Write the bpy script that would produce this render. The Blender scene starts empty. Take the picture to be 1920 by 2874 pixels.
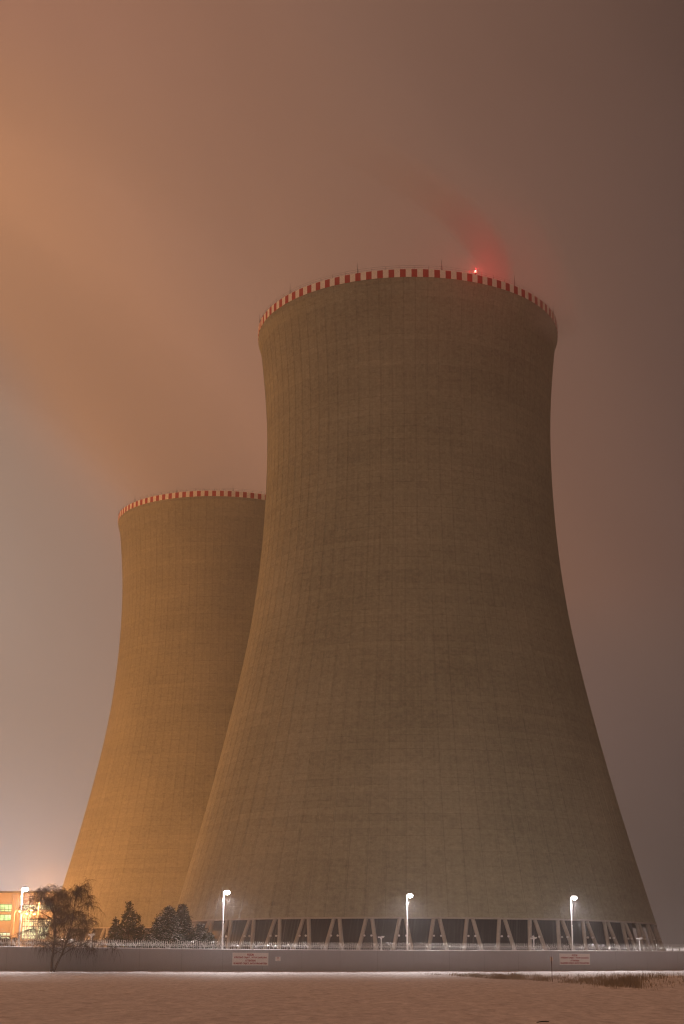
import bpy, math, random
import numpy as np
from mathutils import Vector, Matrix
R = math.radians
random.seed(7)
rng = np.random.default_rng(7)
SC = bpy.context.scene
COL = SC.collection

# ------------------------------------------------------------------ camera
F, PY0, PX0, HOR = 4214.0, 1437.0, 960.0, 2713.45
PITCH = math.atan((HOR - PY0) / F)
ROLL = -0.00463
CAMZ = 1.7
cp, sp, cr, sr = math.cos(PITCH), math.sin(PITCH), math.cos(ROLL), math.sin(ROLL)
cam = bpy.data.objects.new('camera', bpy.data.cameras.new('camera'))
COL.objects.link(cam)
cam.matrix_world = (Matrix.Translation((0, 0, CAMZ)) @ Matrix.Rotation(R(90) + PITCH, 4, 'X')
                    @ Matrix.Rotation(-ROLL, 4, 'Z'))
cam.data.sensor_fit = 'VERTICAL'
cam.data.sensor_height = 36.0
cam.data.lens = F * 36 / 2874
cam.data.clip_start = 0.5
cam.data.clip_end = 20000
SC.camera = cam

SC.view_settings.view_transform = 'Standard'
SC.view_settings.look = 'None'
SC.view_settings.exposure = 0.0
SC.view_settings.gamma = 1.0
cy = SC.cycles
cy.use_denoising = True
try:
    cy.denoiser = 'OPENIMAGEDENOISE'
except Exception:
    pass
cy.filter_width = 1.15
cy.use_adaptive_sampling = True
cy.adaptive_threshold = 0.01
cy.max_bounces = 5
cy.diffuse_bounces = 3
cy.glossy_bounces = 2
cy.transparent_max_bounces = 8
cy.volume_bounces = 1
cy.volume_step_rate = 3.0
cy.volume_max_steps = 48
cy.sample_clamp_direct = 0
cy.sample_clamp_indirect = 4


def lin(h):
    out = []
    for i in (0, 2, 4):
        c = int(h[i:i + 2], 16) / 255
        out.append(c / 12.92 if c <= .04045 else ((c + .055) / 1.055) ** 2.4)
    return tuple(out) + (1.0,)


# ------------------------------------------------------------------ node helpers
class NT:
    def __init__(s, tree):
        s.t = tree
        s.n = tree.nodes
        s.l = tree.links

    def node(s, ty, **kw):
        n = s.n.new(ty)
        for k, v in kw.items():
            setattr(n, k, v)
        return n

    def put(s, sock, v):
        if isinstance(v, bpy.types.NodeSocket):
            s.l.new(v, sock)
        elif v is not None:
            sock.default_value = v

    def m(s, op, a, b=None, c=None, clamp=False):
        n = s.node('ShaderNodeMath', operation=op, use_clamp=clamp)
        s.put(n.inputs[0], a)
        if b is not None: s.put(n.inputs[1], b)
        if c is not None: s.put(n.inputs[2], c)
        return n.outputs[0]

    def mr(s, v, a, b, c=0.0, d=1.0, smooth=True):
        n = s.node('ShaderNodeMapRange', interpolation_type='SMOOTHSTEP' if smooth else 'LINEAR')
        for i, x in enumerate((v, a, b, c, d)): s.put(n.inputs[i], x)
        return n.outputs[0]

    def mix(s, f, a, b, mode='MIX'):
        n = s.node('ShaderNodeMix', data_type='RGBA', blend_type=mode)
        s.put(n.inputs[0], f); s.put(n.inputs[6], a); s.put(n.inputs[7], b)
        return n.outputs[2]

    def ramp(s, v, stops, interp='EASE'):
        n = s.node('ShaderNodeValToRGB')
        cr_ = n.color_ramp
        cr_.interpolation = interp
        while len(cr_.elements) < len(stops): cr_.elements.new(0.5)
        for e, (p, c) in zip(cr_.elements, stops):
            e.position = p; e.color = c
        s.put(n.inputs[0], v)
        return n.outputs[0]

    def sep(s, v):
        n = s.node('ShaderNodeSeparateXYZ'); s.put(n.inputs[0], v); return n.outputs

    def comb(s, x, y, z):
        n = s.node('ShaderNodeCombineXYZ')
        for i, q in enumerate((x, y, z)): s.put(n.inputs[i], q)
        return n.outputs[0]

    def noise(s, vec, scale=1.0, detail=4.0, rough=0.5, dim='3D'):
        n = s.node('ShaderNodeTexNoise', noise_dimensions=dim)
        s.put(n.inputs['Vector'], vec)
        n.inputs['Scale'].default_value = scale
        n.inputs['Detail'].default_value = detail
        n.inputs['Roughness'].default_value = rough
        return n.outputs[0]

    def bump(s, h, strength=0.3, dist=0.05):
        n = s.node('ShaderNodeBump')
        n.inputs['Strength'].default_value = strength
        n.inputs['Distance'].default_value = dist
        s.put(n.inputs['Height'], h)
        return n.outputs[0]


# ------------------------------------------------------------------ world: low cloud lit by the plant
world = bpy.data.worlds.new('World')
SC.world = world
world.use_nodes = True
w = NT(world.node_tree)
w.n.clear()
tc = w.node('ShaderNodeTexCoord')
dx, dy, dz = w.sep(tc.outputs['Generated'])
dx, dy, dz = dx, dy, dz
hyp = w.m('SQRT', w.m('MAXIMUM', w.m('ADD', w.m('MULTIPLY', dx, dx), w.m('MULTIPLY', dy, dy)), 1e-5))
el = w.m('MULTIPLY', w.m('ARCTAN2', dz, hyp), 180 / math.pi)
sx = w.m('DIVIDE', dx, hyp)
wn = w.noise(tc.outputs['Generated'], 3.2, 3.0, .5)
wn2 = w.noise(w.comb(w.m('MULTIPLY', dx, 2.0), dy, w.m('ADD', w.m('MULTIPLY', dz, 1.5), w.m('MULTIPLY', dx, 2.2))), 2.2, 2.0, .5)
wob = w.m('MULTIPLY', w.m('SUBTRACT', wn, .5), 3.0)
# the grey and orange layers meet along a line that sinks towards the right
azd = w.m('MULTIPLY', w.m('ARCTAN2', dx, dy), 180 / math.pi)
shift = w.m('MULTIPLY', w.m('MAXIMUM', w.m('MINIMUM', w.m('ADD', azd, 8.5), 4.0), -7.0), 1.0)
shm = w.m('MULTIPLY', w.mr(el, 6, 15), w.mr(el, 27, 38, 1.0, 0.0))
el2 = w.m('ADD', w.m('ADD', el, wob), w.m('MULTIPLY', shift, shm))
t_el = w.m('DIVIDE', el2, 90.0, clamp=True)
ELS = [-1, 1.6, 4, 8, 13.5, 16.3, 18.6, 29.5, 35, 85]
LEFT = ['b2aaa3', 'aea299', 'a6988d', '9f8c7d', '9b8471', 'a5826b', 'd0905f', 'b27f60', 'a9765f', '8e6244']
MID = ['947c70', '917a6d', '8e7567', '917464', '997666', 'a47861', 'ac785a', '97705a', '8e6a58', '765038']
RGT = ['50443f', '50443f', '54463f', '63504a', '6b5449', '6f554a', '715449', '674d43', '654b41', '50382c']


def eramp(cols, k=(.96, .95, 1.0)):
    return w.ramp(t_el, [(max(0, e) / 90.0, tuple(q * k_ for q, k_ in zip(lin(c)[:3], k)) + (1,)) for e, c in zip(ELS, cols)], 'B_SPLINE')


az_t = w.m('ADD', w.m('DIVIDE', sx, .50), .5, clamp=True)
c1 = w.mix(w.mr(az_t, 0.0, .5, smooth=False), eramp(LEFT), eramp(MID, (.82, .83, .88)))
c2 = w.mix(w.mr(az_t, .5, 1.0, smooth=False), c1, eramp(RGT, (.70, .77, .83)))
azd2 = w.m('MULTIPLY', w.m('ARCTAN2', dx, dy), 180 / math.pi)
st = w.noise(w.comb(w.m('MULTIPLY', w.m('ADD', azd2, w.m('MULTIPLY', el, .85)), .17), w.m('MULTIPLY', w.m('SUBTRACT', el, azd2), .035), 3.3), 1.0, 3.0, .45)
mod = w.m('ADD', .83, w.m('ADD', w.m('MULTIPLY', wn2, .12), w.m('MULTIPLY', st, .22)))
c3 = w.mix(1.0, c2, w.comb(mod, mod, mod), 'MULTIPLY')
# white lights of the plant glowing in the mist low on the left
gd = Vector((math.sin(R(-13.5)), math.cos(R(-13.5)), 0.0))
dp = w.node('ShaderNodeVectorMath', operation='DOT_PRODUCT')
w.put(dp.inputs[0], tc.outputs['Generated']); dp.inputs[1].default_value = gd
lobe = w.m('EXPONENT', w.m('MULTIPLY', w.m('SUBTRACT', dp.outputs['Value'], 1.0), 330.0))
c4 = w.mix(1.0, c3, w.mix(lobe, (0, 0, 0, 1), (.15, .22, .30, 1)), 'ADD')
# orange sky glow added behind the camera on the left to light the towers
gd2 = Vector((-.84, -.46, .30)).normalized()
dp2 = w.node('ShaderNodeVectorMath', operation='DOT_PRODUCT')
w.put(dp2.inputs[0], tc.outputs['Generated']); dp2.inputs[1].default_value = gd2
lobe2 = w.m('EXPONENT', w.m('MULTIPLY', w.m('SUBTRACT', dp2.outputs['Value'], 1.0), 4.0))
c4 = w.mix(1.0, c4, w.mix(lobe2, (0, 0, 0, 1), (.31, .13, .035, 1)), 'ADD')
bg = w.node('ShaderNodeBackground')
w.put(bg.inputs[0], c4)
bg.inputs[1].default_value = 1.0
w.l.new(bg.outputs[0], w.node('ShaderNodeOutputWorld').inputs[0])


# ------------------------------------------------------------------ pixel -> world
def unp(px, py, Y):
    U, V = px - PX0, PY0 - py
    u = U * cr + V * sr
    v = -U * sr + V * cr
    X_, Y_, Z_ = u, F * cp - v * sp, F * sp + v * cp
    k = Y / Y_
    return Vector((X_ * k, Y, Z_ * k + CAMZ))


# ------------------------------------------------------------------ mesh helpers
class MB:
    def __init__(s):
        s.v = []; s.f = []; s.mi = []

    def add(s, vs, fs, mi=0):
        o = len(s.v)
        s.v.extend([tuple(q) for q in vs])
        s.f.extend([tuple(i + o for i in f) for f in fs])
        s.mi.extend([mi] * len(fs))

    def box(s, c, size, rot=None, mi=0):
        hx, hy, hz = [q / 2 for q in size]
        vs = [Vector((x, y, z)) for x in (-hx, hx) for y in (-hy, hy) for z in (-hz, hz)]
        if rot is not None: vs = [rot @ q for q in vs]
        c = Vector(c)
        s.add([q + c for q in vs], [(0, 1, 3, 2), (4, 6, 7, 5), (0, 4, 5, 1), (2, 3, 7, 6), (0, 2, 6, 4), (1, 5, 7, 3)], mi)

    def tube(s, pts, rad, n=6, caps=True, mi=0):
        pts = [Vector(p) for p in pts]
        if not hasattr(rad, '__len__'): rad = [rad] * len(pts)
        vs = []; ref = None
        for i, p in enumerate(pts):
            d = (pts[min(i + 1, len(pts) - 1)] - pts[max(i - 1, 0)])
            if d.length < 1e-9: d = Vector((0, 0, 1))
            d.normalize()
            if ref is None:
                ref = Vector((1, 0, 0)) if abs(d.x) < .8 else Vector((0, 1, 0))
            a = (ref - d * ref.dot(d))
            if a.length < 1e-6: a = Vector((0, 1, 0)) - d * d.y
            a.normalize(); ref = a
            b = d.cross(a)
            for k in range(n):
                t = 2 * math.pi * k / n
                vs.append(p + (a * math.cos(t) + b * math.sin(t)) * rad[i])
        fs = []
        for i in range(len(pts) - 1):
            for k in range(n):
                k2 = (k + 1) % n
                fs.append((i * n + k, i * n + k2, (i + 1) * n + k2, (i + 1) * n + k))
        if caps:
            fs.append(tuple(range(n - 1, -1, -1)))
            fs.append(tuple(range((len(pts) - 1) * n, len(pts) * n)))
        s.add(vs, fs, mi)

    def lathe(s, prof, n=32, closed=False, mi=0, c=(0, 0, 0)):
        vs = []
        for r_, z in prof:
            for k in range(n):
                t = 2 * math.pi * k / n
                vs.append((c[0] + r_ * math.cos(t), c[1] + r_ * math.sin(t), c[2] + z))
        fs = []
        m = len(prof)
        for i in range(m if closed else m - 1):
            j = (i + 1) % m
            for k in range(n):
                k2 = (k + 1) % n
                fs.append((i * n + k, i * n + k2, j * n + k2, j * n + k))
        s.add(vs, fs, mi)

    def build(s, name, mats, parent=None, smooth=False):
        me = bpy.data.meshes.new(name)
        me.from_pydata(s.v, [], s.f)
        if not isinstance(mats, (list, tuple)): mats = [mats]
        for m in mats: me.materials.append(m)
        if any(s.mi): me.polygons.foreach_set('material_index', s.mi)
        if smooth: me.polygons.foreach_set('use_smooth', [True] * len(me.polygons))
        me.update()
        o = bpy.data.objects.new(name, me)
        COL.objects.link(o)
        if parent is not None: o.parent = parent
        return o


def tag(o, label=None, cat=None, group=None, kind=None):
    if label: o['label'] = label
    if cat: o['category'] = cat
    if group: o['group'] = group
    if kind: o['kind'] = kind
    return o


def empty(name, loc, rz=0.0):
    o = bpy.data.objects.new(name, None)
    COL.objects.link(o)
    o.location = loc
    o.rotation_euler = (0, 0, rz)
    o.empty_display_size = .5
    return o


def copy_tree(o, parent=None):
    c = o.copy()
    COL.objects.link(c)
    if parent is not None: c.parent = parent
    for ch in [q for q in o.children]: copy_tree(ch, c)
    return c


# ------------------------------------------------------------------ materials
def mat(name):
    m = bpy.data.materials.new(name)
    m.use_nodes = True
    nt = NT(m.node_tree)
    b = m.node_tree.nodes['Principled BSDF']
    return m, nt, b


def plain(name, col, rough=.7, metal=0.0, var=.12, scale=3.0, bump=0.0, spec=.3):
    m, t, b = mat(name)
    tcn = t.node('ShaderNodeTexCoord').outputs['Object']
    nz = t.noise(tcn, scale, 5, .6)
    f = t.m('ADD', 1 - var, t.m('MULTIPLY', nz, 2 * var))
    t.put(b.inputs['Base Color'], t.mix(1.0, tuple(col) + (1,), t.comb(f, f, f), 'MULTIPLY'))
    b.inputs['Roughness'].default_value = rough
    b.inputs['Metallic'].default_value = metal
    b.inputs['Specular IOR Level'].default_value = spec
    if bump: t.put(b.inputs['Normal'], t.bump(nz, bump, .03))
    return m


def emit(name, col, st):
    m, t, b = mat(name)
    b.inputs['Base Color'].default_value = (.8, .8, .8, 1)
    b.inputs['Emission Color'].default_value = tuple(col) + (1,)
    b.inputs['Emission Strength'].default_value = st
    return m


NRIB = 84


def concrete_shell():
    m, t, b = mat('shell_concrete')
    o = t.node('ShaderNodeTexCoord').outputs['Object']
    x, y, z = t.sep(o)
    ang = t.m('MULTIPLY', t.m('ARCTAN2', y, x), NRIB / (2 * math.pi))
    u = t.m('ADD', ang, 300.0)
    v = t.m('DIVIDE', z, 1.5)
    uf = t.m('FLOOR', u)
    vf = t.m('FLOOR', v)
    frv = t.m('FRACT', v)
    fru = t.m('FRACT', u)
    wnz = t.node('ShaderNodeTexWhiteNoise', noise_dimensions='3D')
    t.put(wnz.inputs[0], t.comb(uf, vf, 3.0))
    cell = wnz.outputs['Value']
    wn3 = t.node('ShaderNodeTexWhiteNoise', noise_dimensions='3D')
    t.put(wn3.inputs[0], t.comb(t.m('FLOOR', t.m('MULTIPLY', u, .25)), vf, 9.0))
    cell2 = wn3.outputs['Value']
    wn4 = t.node('ShaderNodeTexWhiteNoise', noise_dimensions='3D')
    t.put(wn4.inputs[0], t.comb(0.0, vf, 1.0))
    row = wn4.outputs['Value']
    big = t.noise(o, .045, 4, .55)
    mid = t.noise(t.comb(t.m('MULTIPLY', u, 3.0), 0.0, t.m('MULTIPLY', z, 1.6)), .7, 5, .65)
    drip = t.noise(t.comb(t.m('MULTIPLY', u, 6.0), 7.0, t.m('MULTIPLY', z, .04)), 1.0, 4, .6)
    fine = t.noise(o, 1.6, 6, .7)
    f = t.m('ADD', 1.0, t.m('MULTIPLY', t.m('SUBTRACT', cell, .5), .05))
    f = t.m('ADD', f, t.m('MULTIPLY', t.m('SUBTRACT', cell2, .5), .05))
    f = t.m('ADD', f, t.m('MULTIPLY', t.m('SUBTRACT', row, .5), .12))
    f = t.m('ADD', f, t.m('MULTIPLY', t.m('SUBTRACT', big, .5), .62))
    f = t.m('ADD', f, t.m('MULTIPLY', t.m('SUBTRACT', mid, .5), .80))
    f = t.m('ADD', f, t.m('MULTIPLY', t.m('SUBTRACT', drip, .5), .42))
    f = t.m('ADD', f, t.m('MULTIPLY', t.m('SUBTRACT', fine, .5), .75))
    # lift joints and the dirty joint beside each rib
    jv = t.m('LESS_THAN', frv, .07)
    f = t.m('MULTIPLY', f, t.m('SUBTRACT', 1.0, t.m('MULTIPLY', jv, t.m('MULTIPLY', row, .20))))
    ju = t.m('MULTIPLY', t.m('GREATER_THAN', fru, .06), t.m('LESS_THAN', fru, .115))
    f = t.m('MULTIPLY', f, t.m('SUBTRACT', 1.0, t.m('MULTIPLY', ju, .15)))
    # pale patches of repair
    vt = t.noise(t.comb(t.m('MULTIPLY', u, 1.0), 2.0, t.m('MULTIPLY', z, 1.2)), .33, 3, .5)
    pale = t.mr(vt, .68, .74, 0, .10)
    f = t.m('ADD', f, pale)
    col = t.mix(big, (.298, .30, .212, 1), (.308, .30, .218, 1))
    t.put(b.inputs['Base Color'], t.mix(1.0, col, t.comb(f, f, f), 'MULTIPLY'))
    b.inputs['Roughness'].default_value = .9
    b.inputs['Specular IOR Level'].default_value = .15
    h = t.m('ADD', t.m('MULTIPLY', cell2, .5), t.m('ADD', t.m('MULTIPLY', mid, 1.0), t.m('MULTIPLY', fine, .5)))
    h = t.m('ADD', h, t.m('MULTIPLY', cell, .25))
    t.put(b.inputs['Normal'], t.bump(h, .9, .12))
    return m


def stripes():
    m, t, b = mat('rim_stripe_paint')
    o = t.node('ShaderNodeTexCoord').outputs['Object']
    x, y, z = t.sep(o)
    u = t.m('ADD', t.m('MULTIPLY', t.m('ARCTAN2', y, x), 90 / (2 * math.pi)), 200.25)
    s = t.m('GREATER_THAN', t.m('FRACT', u), .5)
    nz = t.noise(t.comb(t.m('MULTIPLY', u, 4), 0.0, z), 1.2, 5, .7)
    f = t.m('ADD', .78, t.m('MULTIPLY', nz, .4))
    c = t.mix(s, (.88, .82, .72, 1), (.44, .050, .034, 1))
    t.put(b.inputs['Base Color'], t.mix(1.0, c, t.comb(f, f, f), 'MULTIPLY'))
    b.inputs['Roughness'].default_value = .7
    return m


def water_mat():
    m, t, b = mat('falling_water')
    o = t.node('ShaderNodeTexCoord').outputs['Object']
    x, y, z = t.sep(o)
    a = t.m('ARCTAN2', y, x)
    n1 = t.noise(t.comb(t.m('ADD', t.m('MULTIPLY', a, 90), t.m('MULTIPLY', t.m('MULTIPLY', z, z), -.012)), 0.0, t.m('MULTIPLY', z, .05)), 1.6, 4, .6)
    n2 = t.noise(t.comb(t.m('MULTIPLY', a, 9), 4.0, t.m('MULTIPLY', z, .05)), 1.0, 2, .5)
    f = t.m('MULTIPLY', t.mr(n1, .45, .75, .0, 1.0), t.mr(n2, .4, .65, .25, 1.0))
    t.put(b.inputs['Base Color'], t.mix(f, (.024, .019, .016, 1), (.16, .15, .145, 1)))  # dark tone paints the unlit interior, pale streaks are the water
    b.inputs['Roughness'].default_value = .6
    return m


def snow_mat(name='snow_field', dirt_shade=True):
    m, t, b = mat(name)
    o = t.node('ShaderNodeTexCoord').outputs['Object']
    x, y, z = t.sep(o)
    n1 = t.noise(o, .9, 6, .65)
    n2 = t.noise(o, 5.0, 4, .6)
    n3 = t.noise(o, .05, 3, .5)
    n4 = t.noise(t.comb(t.m('MULTIPLY', x, 1.9), t.m('MULTIPLY', y, .55), 0.0), 1.0, 6, .68)
    f = t.mr(n1, .56, .70, 0.0, .5) if dirt_shade else t.mr(n1, .62, .8, 0.0, .1)  # brown specks: dirt, strengthened to stand in for relief shade
    col = t.mix(f, (.86, .84, .85, 1), (.50, .42, .36, 1))
    f2 = t.m('ADD', .07, t.m('ADD', t.m('MULTIPLY', n3, .16), t.m('ADD', t.m('MULTIPLY', n2, .22), t.m('MULTIPLY', n4, 1.10))))  # streaky tone paints the shading of the snow relief into the colour
    t.put(b.inputs['Base Color'], t.mix(1.0, col, t.comb(f2, f2, f2), 'MULTIPLY'))
    b.inputs['Roughness'].default_value = .8
    b.inputs['Specular IOR Level'].default_value = .2
    t.put(b.inputs['Normal'], t.bump(t.m('ADD', n1, t.m('MULTIPLY', n2, .5)), .8, .12))
    return m


def wall_mat():
    m, t, b = mat('wall_concrete')
    o = t.node('ShaderNodeTexCoord').outputs['Object']
    x, y, z = t.sep(o)
    n1 = t.noise(o, .35, 5, .6)
    n2 = t.noise(t.comb(t.m('MULTIPLY', x, 3.0), y, t.m('MULTIPLY', z, .2)), 1.0, 4, .6)
    f = t.m('ADD', .86, t.m('ADD', t.m('MULTIPLY', n1, .16), t.m('MULTIPLY', n2, .12)))
    j = t.m('LESS_THAN', t.m('FRACT', t.m('DIVIDE', x, 6.0)), .008)
    f = t.m('MULTIPLY', f, t.m('SUBTRACT', 1.0, t.m('MULTIPLY', j, .3)))
    t.put(b.inputs['Base Color'], t.mix(1.0, (.40, .40, .42, 1), t.comb(f, f, f), 'MULTIPLY'))
    b.inputs['Roughness'].default_value = .85
    t.put(b.inputs['Normal'], t.bump(n1, .2, .03))
    return m


M = dict(
    shell=concrete_shell(), stripe=stripes(), water=water_mat(), snow=snow_mat(), wall=wall_mat(),
    snowcap=snow_mat('snow_cap', False),
    column=plain('column_concrete', (.40, .375, .33), .85, var=.25, scale=.9, bump=.2),
    dark=plain('dark_metal', (.05, .045, .04), .6, .3),
    galv=plain('galvanised_steel', (.62, .63, .64), .38, .75, var=.15, scale=8),
    wire=plain('razor_wire_steel', (.60, .61, .60), .35, .7, var=.5, scale=6),
    pole=plain('pole_white_paint', (.72, .72, .72), .5, .2, var=.08),
    whitewall=plain('white_render', (.75, .74, .73), .85, var=.1, scale=.7),
    bark=plain('birch_bark', (.085, .062, .048), .9, var=.4, scale=5),
    twig=plain('birch_twig', (.075, .052, .038), .9, var=.4, scale=5),
    pinebark=plain('pine_bark', (.08, .05, .035), .9, var=.4, scale=4),
    needle=plain('needles', (.035, .045, .026), .7, var=.5, scale=.9),
    grass=plain('dry_grass', (.30, .25, .18), .9, var=.5, scale=1.2),
    signwhite=plain('sign_white', (.76, .70, .66), .5, var=.06),
    signred=plain('sign_red', (.34, .008, .01), .5, var=.05),
    bwall=plain('building_render', (.62, .50, .40), .9, var=.08, scale=.15),
    bframe=plain('window_frame', (.12, .09, .06), .6),
    lamp_white=emit('lamp_white_glass', (1, .97, .93), 30),
    lamp_orange=emit('lamp_sodium_glass', (1, .52, .12), 25),
    lamp_red=emit('lamp_red_glass', (1, .10, .06), 9),
    marker=plain('marker_rust', (.10, .035, .02), .8),
)

# ------------------------------------------------------------------ ground
WALLX = [0, 640, 1000, 1480, 1920]
WT = [2658, 2665.5, 2667.5, 2669, 2670.3]
WB = [2724.5, 2726, 2726, 2725, 2723]


def wall_y(X): return 249.0 + .49 * X


def wall_pt(px, kind):
    ys = np.interp(px, WALLX, WT if kind else WB)
    if px < 0: ys = (WT if kind else WB)[0] + (px) * (.0117 if kind else .002)
    if px > 1920: ys = (WT if kind else WB)[-1] + (px - 1920) * (.002 if kind else -.004)
    a = unp(px, ys, 1.0) - Vector((0, 0, CAMZ))
    k = 249.0 / (1 - .49 * a.x)
    return Vector((a.x * k, k, a.z * k + CAMZ))


def wall_on(px, py):
    a = unp(px, py, 1.0) - Vector((0, 0, CAMZ))
    k = 249.0 / (1 - .49 * a.x)
    return Vector((a.x * k, k, a.z * k + CAMZ))


_wp = [wall_pt(q, 0) for q in range(-400, 2400, 40)]
_WX = np.array([q.x for q in _wp]); _WZ = np.array([q.z for q in _wp])


def smooth(t):
    t = np.clip(t, 0, 1); return t * t * (3 - 2 * t)


_ph = rng.uniform(0, 6.28, (24,)); _kx = rng.normal(0, 1, 24); _ky = rng.normal(0, 1, 24)


def gz(X, Y):
    X = np.asarray(X, float); Y = np.asarray(Y, float)
    zb = np.interp(X, _WX, _WZ)
    d = wall_y(X) - Y                       # metres in front of the wall
    e = np.interp(d, [-5, 0, 14, 40, 130, 190, 230], [0, 0, .40, .72, .90, .98, 1.05])
    z = zb - e * 1.0
    # behind the wall: level yard
    z = np.where(d < 0, zb + (1.0 - zb) * smooth(-d / 40), z)
    nearflat = smooth((60 - Y) / 60)
    z = z * (1 - nearflat) + 0.02 * nearflat
    # snow heap at the right, with a low bank behind the field edge
    px = X - 24.5; py = Y - 116
    z = z + .95 * np.exp(-(px / 5.0) ** 2 - (py / 7.0) ** 2) * (d > 0)
    wv = 0
    for k in range(24):
        s = .35 + .22 * k
        wv = wv + np.sin(_kx[k] * s * X * .8 + _ky[k] * s * Y * .45 + _ph[k]) * .011 / (1 + .12 * k)
    z = z + wv * (d > 1) * 1.6
    # small clumps under the snow
    cl = np.sin(X * 2.1 + 1.7 * np.sin(Y * .9)) * np.sin(Y * 1.3 + 1.1 * np.sin(X * 1.7))
    z = z + .045 * np.clip(cl - .62, 0, 1) * (d > .5)
    return z


def axis(lo, hi, step, far):
    a = list(np.arange(lo, hi + 1e-6, step))
    s = step; b = hi
    out = []
    while b < far:
        s *= 1.5; b += s; out.append(b)
    s = step; b = lo; pre = []
    while b > -far:
        s *= 1.5; b -= s; pre.append(b)
    return np.array(pre[::-1] + a + out)


xs = axis(-62, 78, .5, 4000)
ys = axis(36, 300, .5, 4000)
XX, YY = np.meshgrid(xs, ys)
ZZ = gz(XX, YY)
n_, m_ = XX.shape
me = bpy.data.meshes.new('snow_ground')
V = np.stack([XX.ravel(), YY.ravel(), ZZ.ravel()], 1)
idx = np.arange(n_ * m_).reshape(n_, m_)
Fq = np.stack([idx[:-1, :-1].ravel(), idx[:-1, 1:].ravel(), idx[1:, 1:].ravel(), idx[1:, :-1].ravel()], 1)
me.vertices.add(len(V)); me.vertices.foreach_set('co', V.ravel())
me.loops.add(Fq.size); me.loops.foreach_set('vertex_index', Fq.ravel().astype(np.int32))
me.polygons.add(len(Fq)); me.polygons.foreach_set('loop_start', np.arange(0, Fq.size, 4, dtype=np.int32))
me.update(calc_edges=True)
me.polygons.foreach_set('use_smooth', [True] * len(Fq))
me.materials.append(M['snow'])
g = bpy.data.objects.new('ground', me); COL.objects.link(g)
tag(g, 'snow covered field in front of the wall and yard behind it', 'ground', kind='structure')


_YS = np.arange(36, 262, .6)


def hit(px, py):
    a = unp(px, py, 1.0) - Vector((0, 0, CAMZ))
    zz = gz(a.x * _YS, _YS)
    w_ = np.nonzero(a.z * _YS + CAMZ <= zz)[0]
    if not len(w_): return None
    i = w_[0]
    return Vector((a.x * _YS[i], float(_YS[i]), float(zz[i])))


# ------------------------------------------------------------------ cooling towers
KN = np.array([0, 30, 55, 80, 100, 115, 130, 155.])
KV = np.array([57.27, 49.04, 43.02, 38.25, 36.15, 35.53, 35.73, 38.195])


def prof(h):
    n = len(KN); hh = np.diff(KN); A = np.zeros((n, n)); b = np.zeros(n); A[0, 0] = A[-1, -1] = 1
    for i in range(1, n - 1):
        A[i, i - 1] = hh[i - 1]; A[i, i] = 2 * (hh[i - 1] + hh[i]); A[i, i + 1] = hh[i]
        b[i] = 6 * ((KV[i + 1] - KV[i]) / hh[i] - (KV[i] - KV[i - 1]) / hh[i - 1])
    Mm = np.linalg.solve(A, b)
    i = int(np.clip(np.searchsorted(KN, h) - 1, 0, n - 2)); a = (KN[i + 1] - h) / hh[i]; c = (h - KN[i]) / hh[i]
    return float(a * KV[i] + c * KV[i + 1] + ((a ** 3 - a) * Mm[i] + (c ** 3 - c) * Mm[i + 1]) * hh[i] ** 2 / 6)


HB, HR, RR = 8.13, 155.0, 38.35       # shell bottom, rim (fit heights), rim radius
ZOFF = 2.91


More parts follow.
